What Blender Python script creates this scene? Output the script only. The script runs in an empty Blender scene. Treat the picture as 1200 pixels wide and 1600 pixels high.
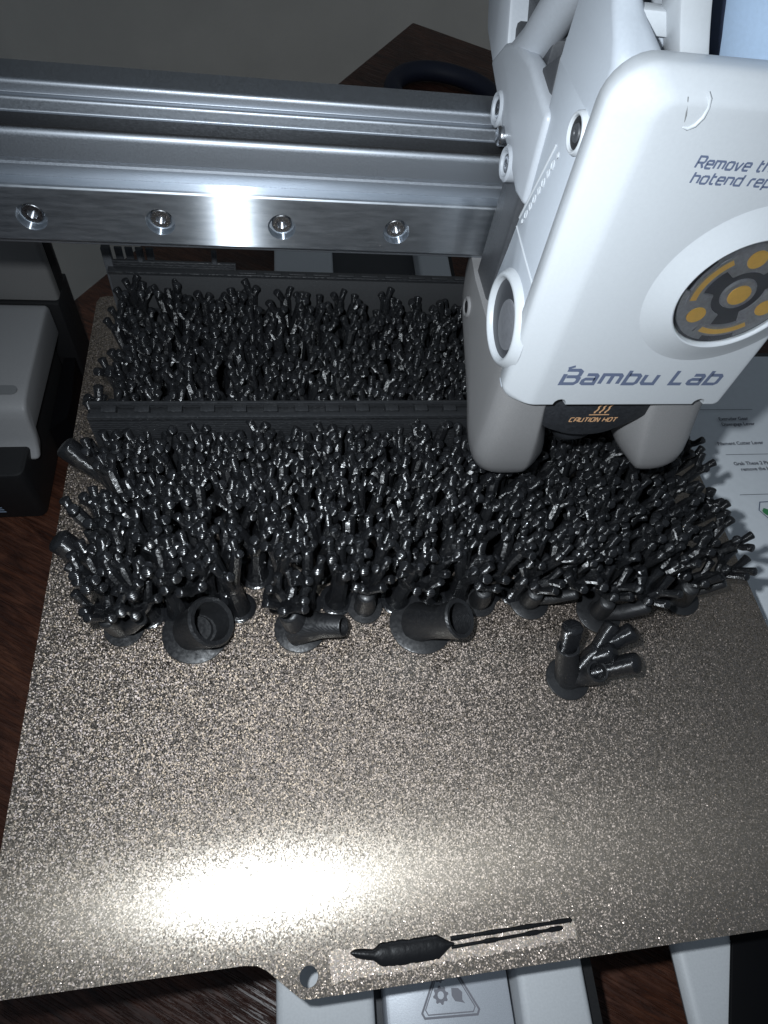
import bpy, bmesh, math, random
from mathutils import Vector, Matrix, Euler
from mathutils.geometry import tessellate_polygon
random.seed(11)
S = 0.001                                   # everything below is written in millimetres
scene = bpy.context.scene
COL = scene.collection
R = math.radians

# ------------------------------------------------------------------ camera
cam_d = bpy.data.cameras.new('camera')
cam = bpy.data.objects.new('camera', cam_d); COL.objects.link(cam)
CAM = Vector((55.015, 6.349, 149.43))
CROT = Euler((R(32.2508), R(-7.02796), R(-6.47344)), 'XYZ')
cam.location = CAM * S
cam.rotation_euler = CROT
cam_d.sensor_fit = 'VERTICAL'
cam_d.sensor_height = 36.0
cam_d.sensor_width = 27.0
cam_d.lens = 1009.675 / 1600.0 * 36.0
cam_d.clip_start = 0.005
cam_d.clip_end = 50.0
scene.camera = cam

# ------------------------------------------------------------------ world: dim cool room light
w = bpy.data.worlds.new('World'); scene.world = w; w.use_nodes = True
bg = w.node_tree.nodes['Background']
bg.inputs['Color'].default_value = (0.70, 0.84, 1.0, 1)
bg.inputs['Strength'].default_value = 0.14

# ------------------------------------------------------------------ the phone's flash, beside the lens
fl = bpy.data.lights.new('flash', 'SPOT')
fl.energy = 1.25
fl.color = (0.87, 0.94, 1.0)
fl.shadow_soft_size = 0.0022
fl.spot_size = R(116); fl.spot_blend = 1.0
flo = bpy.data.objects.new('flash', fl); COL.objects.link(flo)
M3 = CROT.to_matrix()
flo.location = (CAM + M3 @ Vector((-13.5, 11.0, 0.0))) * S
flo.rotation_euler = (M3 @ Euler((R(-3), R(-9), 0), 'XYZ').to_matrix()).to_euler()

scene.view_settings.view_transform = 'Standard'
scene.view_settings.look = 'None'
scene.view_settings.exposure = 0.0
scene.view_settings.gamma = 1.0

# ------------------------------------------------------------------ materials
class NT:
    def __init__(s, name):
        s.m = bpy.data.materials.new(name); s.m.use_nodes = True
        s.t = s.m.node_tree; s.p = s.t.nodes['Principled BSDF']; s.out = s.t.nodes['Material Output']
    def n(s, kind, **kw):
        nd = s.t.nodes.new('ShaderNode' + kind)
        for k, v in kw.items():
            if k[:2] == 'i_': nd.inputs[k[2:].replace('_', ' ')].default_value = v
            else: setattr(nd, k, v)
        return nd
    def l(s, a, b): s.t.links.new(a, b)
    def set(s, **kw):
        for k, v in kw.items():
            s.p.inputs[k.replace('_', ' ')].default_value = v
    def mm(s, scale=(1, 1, 1), rot=(0, 0, 0), src='Object', tex=False):
        tc = s.n('TexCoord'); mp = s.n('Mapping')
        mp.inputs['Scale'].default_value = [1000 * v for v in scale]
        mp.inputs['Rotation'].default_value = rot
        if tex:
            mp.vector_type = 'TEXTURE'; mp.inputs['Scale'].default_value = [1 / (1000 * v) for v in scale]
        s.l(tc.outputs[src], mp.inputs['Vector']); return mp.outputs['Vector']
    def noise(s, vec, sc, det=2, rough=.5, dist=0):
        nd = s.n('TexNoise'); nd.inputs['Scale'].default_value = sc
        nd.inputs['Detail'].default_value = det; nd.inputs['Roughness'].default_value = rough
        nd.inputs['Distortion'].default_value = dist
        s.l(vec, nd.inputs['Vector']); return nd
    def ramp(s, fac, stops):
        r = s.n('ValToRGB'); e = r.color_ramp.elements
        while len(e) < len(stops): e.new(0.5)
        for i, (p, c) in enumerate(stops):
            e[i].position = p; e[i].color = (c[0], c[1], c[2], 1) if isinstance(c, (tuple, list)) else (c, c, c, 1)
        s.l(fac, r.inputs['Fac']); return r.outputs['Color']
    def bump(s, h, strength, dist):
        b = s.n('Bump'); b.inputs['Strength'].default_value = strength; b.inputs['Distance'].default_value = dist * S
        s.l(h, b.inputs['Height']); s.l(b.outputs['Normal'], s.p.inputs['Normal']); return b

def C4(c): return (c[0], c[1], c[2], 1)
def simple(name, col, rough=.5, metal=0, grain=0.0, gscale=2.0, bumpd=0.0, bscale=6.0, spec=.5):
    t = NT(name); t.set(Base_Color=C4(col), Roughness=rough, Metallic=metal)
    t.p.inputs['Specular IOR Level'].default_value = spec
    v = t.mm()
    if grain:
        nz = t.noise(v, gscale, 4)
        t.l(t.ramp(nz.outputs['Fac'], [(0.3, [c * (1 - grain) for c in col]), (0.7, [min(1, c * (1 + grain)) for c in col])]), t.p.inputs['Base Color'])
        t.l(t.ramp(nz.outputs['Fac'], [(0.3, rough * .85), (0.7, min(1, rough * 1.15))]), t.p.inputs['Roughness'])
    if bumpd:
        nb = t.noise(v, bscale, 3); t.bump(nb.outputs['Fac'], 1.0, bumpd)
    return t.m

def mat_pla(name, col, rough, period=0.3, amp=.8, spec=.5):
    """printed plastic: every layer is a little rounded bead, so normals swing up and down along z"""
    t = NT(name); t.set(Base_Color=C4(col), Roughness=rough); t.p.inputs['Specular IOR Level'].default_value = spec
    v = t.mm(); nz = t.noise(v, 1.3, 3)
    sp = t.n('SeparateXYZ'); t.l(v, sp.inputs[0])
    wob = t.n('Math', operation='MULTIPLY_ADD'); t.l(nz.outputs['Fac'], wob.inputs[0]); wob.inputs[1].default_value = period * 1.2; t.l(sp.outputs['Z'], wob.inputs[2])
    ph = t.n('Math', operation='MULTIPLY'); t.l(wob.outputs[0], ph.inputs[0]); ph.inputs[1].default_value = 2 * math.pi / period
    sn = t.n('Math', operation='SINE'); t.l(ph.outputs[0], sn.inputs[0])
    ge0 = t.n('NewGeometry'); sz = t.n('SeparateXYZ'); t.l(ge0.outputs['Normal'], sz.inputs[0])
    z2 = t.n('Math', operation='MULTIPLY'); t.l(sz.outputs['Z'], z2.inputs[0]); t.l(sz.outputs['Z'], z2.inputs[1])
    fl_ = t.n('Math', operation='MULTIPLY_ADD'); t.l(z2.outputs[0], fl_.inputs[0]); fl_.inputs[1].default_value = -amp * .9; fl_.inputs[2].default_value = amp
    am = t.n('Math', operation='MULTIPLY'); t.l(sn.outputs[0], am.inputs[0]); t.l(fl_.outputs[0], am.inputs[1])
    cz = t.n('CombineXYZ'); t.l(am.outputs[0], cz.inputs[2])
    ns = t.n('VectorMath', operation='SUBTRACT'); t.l(nz.outputs['Color'], ns.inputs[0]); ns.inputs[1].default_value = (.5, .5, .5)
    sc = t.n('VectorMath', operation='SCALE'); t.l(ns.outputs[0], sc.inputs[0]); sc.inputs['Scale'].default_value = .35
    ge = t.n('NewGeometry')
    a1 = t.n('VectorMath', operation='ADD'); t.l(ge.outputs['Normal'], a1.inputs[0]); t.l(cz.outputs[0], a1.inputs[1])
    a2 = t.n('VectorMath', operation='ADD'); t.l(a1.outputs[0], a2.inputs[0]); t.l(sc.outputs[0], a2.inputs[1])
    nm = t.n('VectorMath', operation='NORMALIZE'); t.l(a2.outputs[0], nm.inputs[0]); t.l(nm.outputs[0], t.p.inputs['Normal'])
    t.l(t.ramp(nz.outputs['Fac'], [(0.35, rough * .8), (0.7, rough * 1.3)]), t.p.inputs['Roughness'])
    return t.m

def mat_plate(name='textured_sheet', gain=1.0, spread=1.0, metal=.98):
    t = NT(name)
    v = t.mm()
    vo = t.n('TexVoronoi', feature='F1'); vo.inputs['Scale'].default_value = 4.3; vo.inputs['Randomness'].default_value = 1
    t.l(v, vo.inputs['Vector'])
    nz = t.noise(v, 2.4, 3, .65)
    # grain normals: every grain of the powder coat tilts its own way
    def tilt(col, ax, ay):
        sub = t.n('VectorMath', operation='SUBTRACT'); t.l(col, sub.inputs[0]); sub.inputs[1].default_value = (.5, .5, .5)
        mul = t.n('VectorMath', operation='MULTIPLY'); t.l(sub.outputs[0], mul.inputs[0]); mul.inputs[1].default_value = (ax * spread, ay * spread, 0)
        return mul.outputs[0]
    a = tilt(vo.outputs['Color'], .88, .78)
    b = tilt(nz.outputs['Color'], 1.25, 1.05)
    ad = t.n('VectorMath', operation='ADD'); t.l(a, ad.inputs[0]); t.l(b, ad.inputs[1])
    ge = t.n('NewGeometry')
    ad2 = t.n('VectorMath', operation='ADD'); t.l(ad.outputs[0], ad2.inputs[0]); t.l(ge.outputs['Normal'], ad2.inputs[1])
    nm = t.n('VectorMath', operation='NORMALIZE'); t.l(ad2.outputs[0], nm.inputs[0])
    sep = t.n('SeparateColor'); t.l(vo.outputs['Color'], sep.inputs[0])
    g = lambda c: tuple(min(1, x * gain) for x in c)
    col = t.ramp(sep.outputs[0], [(0.0, g((.25, .207, .182))), (.35, g((.33, .275, .238))), (.6, g((.42, .335, .248))), (.8, g((.39, .333, .325))), (1.0, g((.52, .452, .370)))])
    t.l(col, t.p.inputs['Base Color'])
    t.set(Metallic=metal, Roughness=.48)
    t.l(t.ramp(sep.outputs[1], [(.70, .50), (.80, .19)]), t.p.inputs['Roughness'])     # some grains are bright little facets
    t.l(nm.outputs[0], t.p.inputs['Normal'])
    gt = t.n('VectorMath', operation='SCALE'); t.l(ad.outputs[0], gt.inputs[0]); gt.inputs['Scale'].default_value = .055
    gt2 = t.n('VectorMath', operation='ADD'); t.l(gt.outputs[0], gt2.inputs[0]); t.l(ge.outputs['Normal'], gt2.inputs[1])
    gtn = t.n('VectorMath', operation='NORMALIZE'); t.l(gt2.outputs[0], gtn.inputs[0])
    # the coating's rounded tops: a tight sheen and a broad one, both wide along x
    tg = t.n('CombineXYZ'); tg.inputs[1].default_value = 1.0
    def sheen(r, an, c):
        gl = t.n('BsdfAnisotropic'); gl.inputs['Roughness'].default_value = r; gl.inputs['Anisotropy'].default_value = an
        gl.inputs['Color'].default_value = (c[0], c[1], c[2], 1); t.l(tg.outputs[0], gl.inputs['Tangent']); t.l(gtn.outputs[0], gl.inputs['Normal']); return gl.outputs[0]
    m1 = t.n('MixShader'); m1.inputs[0].default_value = .50; t.l(sheen(.20, .48, (.56, .53, .48)), m1.inputs[1]); t.l(sheen(.38, .55, (.44, .385, .31)), m1.inputs[2])
    mx = t.n('MixShader'); mx.inputs[0].default_value = .27
    t.l(t.p.outputs[0], mx.inputs[1]); t.l(m1.outputs[0], mx.inputs[2]); t.l(mx.outputs[0], t.out.inputs['Surface'])
    return t.m

def mat_wood():
    t = NT('dark_wood')
    v = t.mm((.05, .24, 1), (0, 0, R(-32.3)), tex=True)
    n1 = t.noise(v, 1.0, 7, .68, 1.6)
    v2 = t.mm((.05, 1.1, 1), (0, 0, R(-32.3)), tex=True)
    n2 = t.noise(v2, 1.0, 4, .6, .4)
    v3 = t.mm((.02, .02, .02))
    n3 = t.noise(v3, 1.0, 4, .6)
    c1 = t.ramp(n1.outputs['Fac'], [(.3, (.036, .014, .009)), (.5, (.105, .039, .022)), (.7, (.19, .076, .042))])
    c2 = t.ramp(n3.outputs['Fac'], [(.35, (.45, .42, .45)), (.65, (1, 1, 1))])
    mu = t.n('MixRGB', blend_type='MULTIPLY'); mu.inputs['Fac'].default_value = 1; t.l(c1, mu.inputs['Color1']); t.l(c2, mu.inputs['Color2'])
    t.l(mu.outputs['Color'], t.p.inputs['Base Color'])
    t.l(t.ramp(n2.outputs['Fac'], [(.35, .30), (.65, .55)]), t.p.inputs['Roughness'])
    ad = t.n('MixRGB', blend_type='ADD'); ad.inputs['Fac'].default_value = .6
    g = t.ramp(n2.outputs['Fac'], [(.42, 0.), (.55, 1.)])
    t.l(g, ad.inputs['Color1']); t.l(n1.outputs['Fac'], ad.inputs['Color2'])
    t.bump(ad.outputs['Color'], 1.0, .22)
    return t.m

def mat_alu(name, col, rough, streak=(.02, 1, 1), sscale=3.0, lo=.7, hi=1.15, metal=1.0, bumpd=0.0):
    t = NT(name); t.set(Metallic=metal, Roughness=rough, Base_Color=C4(col))
    v = t.mm(streak); n = t.noise(v, sscale, 5, .65)
    t.l(t.ramp(n.outputs['Fac'], [(.3, [c * lo for c in col]), (.7, [min(1, c * hi) for c in col])]), t.p.inputs['Base Color'])
    t.l(t.ramp(n.outputs['Fac'], [(.3, rough * .8), (.7, rough * 1.2)]), t.p.inputs['Roughness'])
    if bumpd:
        v2 = t.mm(); nb = t.noise(v2, 5, 2); t.bump(nb.outputs['Fac'], 1.0, bumpd)
    return t.m

M = dict(
    plate=mat_plate(), wood=mat_wood(),
    pla=mat_pla('glossy_black_plastic', (.011, .0115, .013), .19, .26, 1.45, .54),
    pla_flat=mat_pla('matt_black_plastic', (.016, .0165, .018), .42, .4, .45),
    pla_bar=mat_pla('black_bar_plastic', (.020, .021, .023), .40, .7, .28),
    purge=simple('purged_filament', (.008, .008, .009), .26, bumpd=.05, bscale=1.1),
    white=simple('white_plastic', (.42, .455, .50), .42, grain=.02, bumpd=.006, bscale=9),
    white_gloss=simple('cover_plastic', (.50, .525, .55), .36, grain=.015, bumpd=.003, bscale=9),
    rear=simple('carriage_plastic', (.40, .425, .46), .45, grain=.03, bumpd=.008, bscale=8),
    duct=simple('grey_duct_plastic', (.215, .212, .213), .42, grain=.10, gscale=5, bumpd=.03, bscale=6),
    grey=simple('grey_shell_plastic', (.30, .30, .305), .5, grain=.06, gscale=3, bumpd=.015, bscale=6),
    beam=simple('pale_grey_plastic', (.68, .70, .72), .45, grain=.04, bumpd=.01),
    dgrey=simple('dark_grey_plastic', (.055, .058, .064), .5, grain=.1, bumpd=.02),
    column=simple('column_plastic', (.20, .195, .19), .55, grain=.05, bumpd=.015),
    slot=simple('slot_grey', (.20, .205, .21), .5),
    black=simple('black_plastic', (.010, .010, .011), .55, grain=.1, bumpd=.02),
    screen=simple('black_glass', (.003, .003, .004), .5, spec=.15),
    silicone=simple('black_silicone', (.018, .020, .024), .6, grain=.2, bumpd=.03),
    rail=mat_alu('ground_steel', (.44, .47, .50), .36, (.25, 1, 1.3), .9, .68, 1.2, bumpd=.003),
    alu=mat_alu('anodised_aluminium', (.36, .385, .42), .50, (1, 1, 1), 4.0, .95, 1.05, bumpd=.003),
    screw=mat_alu('screw_steel', (.42, .43, .45), .28, (1, 1, 1), 2.0, .8, 1.2),
    label=simple('silver_label', (.66, .69, .74), .38, .35, grain=.10, gscale=6, bumpd=.02, bscale=4),
    ink=simple('grey_ink', (.115, .14, .215), .5),
    ink2=simple('label_ink', (.22, .22, .25), .5),
    gold=simple('copper_ink', (.62, .36, .19), .45),
    yellow=simple('yellow_dot', (.52, .31, .075), .5, grain=.05),
    fan=simple('fan_grey', (.17, .175, .19), .42, grain=.15, gscale=1.5),
    fan_dark=simple('fan_dark', (.045, .048, .055), .4),
    paper=simple('paper', (.78, .82, .86), .7, grain=.02, gscale=.4),
    paper_ink=simple('paper_ink', (.10, .11, .14), .7),
    green=simple('green_ink', (.05, .26, .10), .6),
    navy=simple('navy_rubber', (.012, .016, .034), .6, grain=.2),
    wall=simple('wall_paint', (.78, .71, .62), .9, grain=.05, gscale=.02, bumpd=.2, bscale=.3),
    floor=simple('carpet', (.22, .21, .20), .95, grain=.2, gscale=.1, bumpd=1, bscale=.4),
    residue=mat_plate('glue_residue', 2.1, .9, .55),
    bluew=simple('blue_white_plastic', (.40, .52, .68), .40, grain=.03),
)
def mat_rail():
    t = NT('ground_steel'); t.set(Metallic=1.0, Roughness=.30)
    v = t.mm((.16, 1, 1.0)); n = t.noise(v, 1.3, 5, .65)
    t.l(t.ramp(n.outputs['Fac'], [(.3, (.47, .51, .55)), (.7, (.58, .61, .65))]), t.p.inputs['Base Color'])
    t.l(t.ramp(n.outputs['Fac'], [(.3, .36), (.7, .46)]), t.p.inputs['Roughness'])
    gl = t.n('BsdfAnisotropic'); gl.inputs['Roughness'].default_value = .42; gl.inputs['Anisotropy'].default_value = .84
    tg = t.n('CombineXYZ'); tg.inputs[0].default_value = 1.0; t.l(tg.outputs[0], gl.inputs['Tangent'])
    t.l(t.ramp(n.outputs['Fac'], [(.3, (.52, .57, .62)), (.7, (.68, .72, .77))]), gl.inputs['Color'])
    mx = t.n('MixShader'); mx.inputs[0].default_value = .36
    t.l(t.p.outputs[0], mx.inputs[1]); t.l(gl.outputs[0], mx.inputs[2]); t.l(mx.outputs[0], t.out.inputs['Surface'])
    return t.m
M['rail'] = mat_rail()
def mat_lens():
    t = NT('clear_lens'); t.set(Base_Color=(1, 1, 1, 1), Roughness=.04); t.p.inputs['Transmission Weight'].default_value = 1.0
    t.p.inputs['IOR'].default_value = 1.12
    return t.m
M['lens'] = mat_lens()

# ------------------------------------------------------------------ mesh builder
def frame(d):
    d = d.normalized(); a = Vector((0, 0, 1)) if abs(d.z) < .9 else Vector((1, 0, 0))
    u = a.cross(d).normalized(); return u, d.cross(u)
class MB:
    def __init__(s): s.v = []; s.f = []
    def add(s, vs, fs):
        o = len(s.v); s.v += [Vector(v) for v in vs]; s.f += [tuple(i + o for i in f) for f in fs]; return s
    def box(s, x0, x1, y0, y1, z0, z1):
        return s.add([(x0, y0, z0), (x1, y0, z0), (x1, y1, z0), (x0, y1, z0), (x0, y0, z1), (x1, y0, z1), (x1, y1, z1), (x0, y1, z1)],
                     [(3, 2, 1, 0), (4, 5, 6, 7), (0, 1, 5, 4), (1, 2, 6, 5), (2, 3, 7, 6), (3, 0, 4, 7)])
    def loft(s, rings, cap0=True, cap1=True, closed=True):
        n = len(rings[0]); vs = [p for r in rings for p in r]; fs = []
        for i in range(len(rings) - 1):
            for j in range(n if closed else n - 1):
                k = (j + 1) % n
                fs.append((i * n + j, i * n + k, (i + 1) * n + k, (i + 1) * n + j))
        if cap0: fs.append(tuple(range(n - 1, -1, -1)))
        if cap1: fs.append(tuple((len(rings) - 1) * n + j for j in range(n)))
        return s.add(vs, fs)
    def prism(s, poly, axis, a0, a1):
        def P(p, a): return {'x': (a, p[0], p[1]), 'y': (p[0], a, p[1]), 'z': (p[0], p[1], a)}[axis]
        return s.loft([[P(p, a0) for p in poly], [P(p, a1) for p in poly]])
    def tube(s, pts, rad, n=10, end='dome', start='flat'):
        pts = [Vector(p) for p in pts]; rings = []; u = None
        for i, p in enumerate(pts):
            d = (pts[min(i + 1, len(pts) - 1)] - pts[max(i - 1, 0)]).normalized()
            if u is None: u, v = frame(d)
            else:
                u = (u - d * u.dot(d)).normalized(); v = d.cross(u)
            r = rad[i] if isinstance(rad, (list, tuple)) else rad
            rings.append([p + u * (math.cos(2 * math.pi * k / n) * r) + v * (math.sin(2 * math.pi * k / n) * r) for k in range(n)])
        def ring(c, r): return [c + u * (math.cos(2 * math.pi * k / n) * r) + v * (math.sin(2 * math.pi * k / n) * r) for k in range(n)]
        r = rad[-1] if isinstance(rad, (list, tuple)) else rad
        if end == 'dome':
            for q_, h_ in ((.94, .14), (.74, .27), (.4, .34)): rings.append(ring(pts[-1] + d * (r * h_), r * q_))
        elif end == 'open':
            rings.append(ring(pts[-1] + d * (r * .10), r * .93)); rings.append(ring(pts[-1] + d * (r * .06), r * .76))
            rings.append(ring(pts[-1] - d * (r * 1.3), r * .70))
        s.loft(rings, start == 'flat', True); return s
    def lathe(s, prof, c, axis, n=32, cap=True):
        c = Vector(c); u, v = frame(Vector(axis)); d = Vector(axis).normalized()
        rings = [[c + d * h + u * (math.cos(2 * math.pi * k / n) * r) + v * (math.sin(2 * math.pi * k / n) * r) for k in range(n)] for r, h in prof]
        return s.loft(rings, cap, cap)
    def build(s, name, mat, parent=None, origin=(0, 0, 0), smooth=35, bevel=0, seg=2, kind=None, label=None):
        o = Vector(origin)
        me = bpy.data.meshes.new(name)
        bm = bmesh.new()
        vs = [bm.verts.new(v - o) for v in s.v]
        for f in s.f:
            try: bm.faces.new([vs[i] for i in f])
            except ValueError: pass
        bm.normal_update()
        bmesh.ops.recalc_face_normals(bm, faces=bm.faces[:])
        if bevel:
            es = [e for e in bm.edges if len(e.link_faces) == 2 and e.calc_face_angle(0) > R(28)]
            bmesh.ops.bevel(bm, geom=es, offset=bevel, segments=seg, profile=.5, affect='EDGES', clamp_overlap=True)
        for v in bm.verts: v.co *= S
        for e in bm.edges:
            if len(e.link_faces) == 2: e.smooth = e.calc_face_angle(0) < R(smooth)
        for f in bm.faces: f.smooth = True
        bm.to_mesh(me); bm.free()
        me.materials.append(mat)
        ob = bpy.data.objects.new(name, me); COL.objects.link(ob)
        if parent: ob.parent = parent
        else: ob.location = o * S
        if kind: ob['kind'] = kind
        if label: ob['label'] = label
        return ob
def thing(name, label, cat, loc, group=None, rz=0):
    o = bpy.data.objects.new(name, None); COL.objects.link(o)
    o.location = Vector(loc) * S; o.rotation_euler = (0, 0, rz); o.empty_display_size = .01
    o['label'] = label; o['category'] = cat
    if group: o['group'] = group
    return o
def tag(o, label, cat, group=None):
    o['label'] = label; o['category'] = cat
    if group: o['group'] = group
    return o
def sm(t): return t * t * (3 - 2 * t)
def chaikin(poly, it=2, closed=True):
    for _ in range(it):
        q = []; n = len(poly)
        for i in range(n):
            a = Vector(poly[i]); b = Vector(poly[(i + 1) % n]); q += [a.lerp(b, .25), a.lerp(b, .75)]
        poly = q
    return poly
def rrect(x0, x1, y0, y1, r, n=6):
    if not isinstance(r, (list, tuple)): r = [r] * 4
    out = []
    for (cx, cy, rr, a0) in ((x0, y0, r[0], 180), (x1, y0, r[1], 270), (x1, y1, r[2], 0), (x0, y1, r[3], 90)):
        px = cx + rr * (1 if cx == x0 else -1); py = cy + rr * (1 if cy == y0 else -1)
        for k in range(n + 1):
            a = R(a0 + 90 * k / n); out.append((px + rr * math.cos(a), py + rr * math.sin(a)))
    return out
def flat(poly, holes=(), P=lambda a, b: (a, b, 0)):
    loops = [[Vector((a, b, 0)) for a, b in poly]] + [[Vector((a, b, 0)) for a, b in h] for h in holes]
    tris = tessellate_polygon(loops); vs = [P(v.x, v.y) for lp in loops for v in lp]
    return vs, [tuple(t) for t in tris]
def slab(mb, poly, holes, z0, z1):
    loops = [poly] + list(holes); vs, tr = flat(poly, holes, lambda a, b: (a, b, z1)); n = len(vs)
    mb.add(vs + [(v[0], v[1], z0) for v in vs], list(tr) + [tuple(n + i for i in reversed(t)) for t in tr])
    o = len(mb.v) - 2 * n; b = 0
    for lp in loops:
        m = len(lp)
        for j in range(m):
            k = (j + 1) % m; mb.f.append((o + b + j, o + b + k, o + n + b + k, o + n + b + j))
        b += m
    return mb

# ------------------------------------------------------------------ strokes and lettering
def ribbon(mb, pts, wd, P, lift=0.0, closed=False):
    pts = [Vector((p[0], p[1])) for p in pts]; n = len(pts); L = []; Rr = []
    for i in range(n):
        if closed: a, b = pts[i - 1], pts[(i + 1) % n]
        else: a, b = pts[max(i - 1, 0)], pts[min(i + 1, n - 1)]
        d1 = (pts[i] - a).normalized() if (pts[i] - a).length > 1e-9 else None
        d2 = (b - pts[i]).normalized() if (b - pts[i]).length > 1e-9 else None
        d1 = d1 or d2; d2 = d2 or d1
        n1 = Vector((-d1.y, d1.x)); n2 = Vector((-d2.y, d2.x)); m = (n1 + n2)
        m = m.normalized() if m.length > 1e-6 else n1
        k = min(1.6, 1 / max(.3, m.dot(n1))); L.append(pts[i] + m * wd * .5 * k); Rr.append(pts[i] - m * wd * .5 * k)
    vs = [P(p.x, p.y, lift) for p in L] + [P(p.x, p.y, lift) for p in Rr]; fs = []
    for i in range(n if closed else n - 1):
        j = (i + 1) % n; fs.append((i, j, n + j, n + i))
    mb.add(vs, fs)
GL = {   # letters of square techno shape: width, strokes (x to right, y up, cap height 1)
 'B': (.95, [[(0, 1), (.72, 1), (.9, .88), (.9, .62), (.76, .52), (.15, .52)], [(.78, .5), (.95, .4), (.95, .14), (.8, 0), (0, 0), (.0, .72)]]),
 'a': (.8, [[(.08, .68), (.62, .68), (.75, .56), (.75, 0), (.12, 0), (0, .08), (0, .26), (.12, .36), (.7, .36)]]),
 'm': (1.2, [[(0, 0), (0, .68), (1.02, .68), (1.15, .56), (1.15, 0)], [(.575, .66), (.575, 0)]]),
 'b': (.82, [[(0, 1), (0, 0), (.65, 0), (.78, .1), (.78, .56), (.65, .68), (.06, .68)]]),
 'u': (.82, [[(0, .68), (0, .12), (.12, 0), (.78, 0), (.78, .68)]]),
 'L': (.8, [[(0, 1), (0, 0), (.75, 0)]]),
 'C': (.85, [[(.8, 1), (.12, 1), (0, .88), (0, .12), (.12, 0), (.8, 0)]]),
 'A': (.88, [[(0, 0), (0, .84), (.14, 1), (.84, 1), (.84, 0)], [(.06, .42), (.8, .42)]]),
 'U': (.88, [[(0, 1), (0, .12), (.12, 0), (.84, 0), (.84, 1)]]),
 'T': (.85, [[(0, 1), (.85, 1)], [(.42, .97), (.42, 0)]]),
 'I': (.12, [[(0.04, 1), (0.04, 0)]]),
 'O': (.88, [[(.12, 1), (.72, 1), (.84, .88), (.84, .12), (.72, 0), (.12, 0), (0, .12), (0, .88), (.12, 1)]]),
 'N': (.88, [[(0, 0), (0, 1), (.16, 1), (.7, 0), (.84, 0), (.84, 1)]]),
 'H': (.88, [[(0, 1), (0, 0)], [(.84, 1), (.84, 0)], [(.05, .5), (.79, .5)]]),
 'R': (.9, [[(0, 0), (0, 1), (.74, 1), (.86, .88), (.86, .58), (.74, .46), (.06, .46)], [(.5, .43), (.88, 0)]]),
 'e': (.8, [[(.06, .36), (.75, .36), (.75, .58), (.64, .68), (.12, .68), (0, .56), (0, .12), (.12, 0), (.72, 0)]]),
 'o': (.82, [[(.12, .68), (.66, .68), (.78, .56), (.78, .12), (.66, 0), (.12, 0), (0, .12), (0, .56), (.12, .68)]]),
 'v': (.8, [[(0, .68), (.3, 0), (.42, 0), (.76, .68)]]),
 't': (.6, [[(.12, 1), (.12, .12), (.24, 0), (.56, 0)], [(.17, .68), (.56, .68)]]),
 'h': (.82, [[(0, 1), (0, 0)], [(.05, .68), (.66, .68), (.78, .56), (.78, 0)]]),
 'n': (.82, [[(0, 0), (0, .68), (.66, .68), (.78, .56), (.78, 0)]]),
 'd': (.82, [[(.78, 1), (.78, 0), (.12, 0), (0, .12), (0, .56), (.12, .68), (.72, .68)]]),
 'r': (.55, [[(0, 0), (0, .56), (.12, .68), (.52, .68)]]),
 'p': (.82, [[(0, -.3), (0, .68), (.66, .68), (.78, .56), (.78, .12), (.66, 0), (.06, 0)]]),
 'l': (.12, [[(.04, 1), (.04, 0)]]), ' ': (.4, []),
}
def techno(text, P, hgt, wd, width=None, shear=.28, gap=.24):
    mb = MB(); x = 0; tot = sum(GL[c][0] + gap for c in text) - gap; sx = (width / (tot * hgt)) if width else 1; k = 0
    for c in text:
        cw, st = GL[c]
        for s_ in st:
            pts = []
            for (a, b) in s_:
                px = (x + a) * hgt * sx + b * hgt * shear; pts.append((px, b * hgt))
            ribbon(mb, pts, wd, P, .012 * (k % 3)); k += 1
        x += cw + gap
    return mb
def font_text(text, size, P=None, shear=0.0, bold=0.0):
    cu = bpy.data.curves.new('txt', 'FONT'); cu.body = text; cu.size = size * S; cu.shear = shear; cu.offset = bold * S; cu.resolution_u = 2
    ob = bpy.data.objects.new('txt', cu); COL.objects.link(ob)
    dg = bpy.context.evaluated_depsgraph_get(); me = bpy.data.meshes.new_from_object(ob.evaluated_get(dg))
    mb = MB(); mb.add([(v.co.x / S, v.co.y / S, 0) for v in me.vertices], [tuple(p.vertices) for p in me.polygons])
    bpy.data.objects.remove(ob); bpy.data.curves.remove(cu); bpy.data.meshes.remove(me)
    return mb

# =================================================================== SETTING
TZ = -62.0
k = MB(); k.add([(-1800, 820, -790), (1800, 620, -790), (1800, 620, 1600), (-1800, 820, 1600)], [(0, 1, 2, 3)])
k.build('wall', M['wall'], kind='structure')
k = MB(); k.add([(-1800, -1500, -790), (1800, -1500, -790), (1800, 640, -790), (-1800, 840, -790)], [(0, 1, 2, 3)])
k.build('floor', M['floor'], kind='structure')

# desk: its far corner shows behind the arm
cor = Vector((167.5, 572)); dl = Vector((-.534, -.8455)); dr = Vector((.8455, -.534))
desk = thing('desk', 'dark brown wooden desk under the printer with its far corner showing', 'desk', (167.5, 572, TZ))
def rot2(a, b, z): q = cor + dl * b + dr * a; return Vector((q.x, q.y, z))
m = MB(); lay = [(0, 0), (900, 0), (900, 1350), (0, 1350)]
m.loft([[rot2(a, b, TZ - 24) for a, b in lay], [rot2(a, b, TZ) for a, b in lay]])
m.build('desktop', M['wood'], desk, (167.5, 572, TZ), bevel=1.2)
for a, b in ((40, 40), (860, 40), (860, 1310), (40, 1310)):
    m = MB(); m.loft([[rot2(a + i, b + j, z) for i, j in ((-25, -25), (25, -25), (25, 25), (-25, 25))] for z in (-789, TZ - 24.2)])
    m.build('leg', M['wood'], desk, (167.5, 572, TZ), bevel=2)

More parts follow.
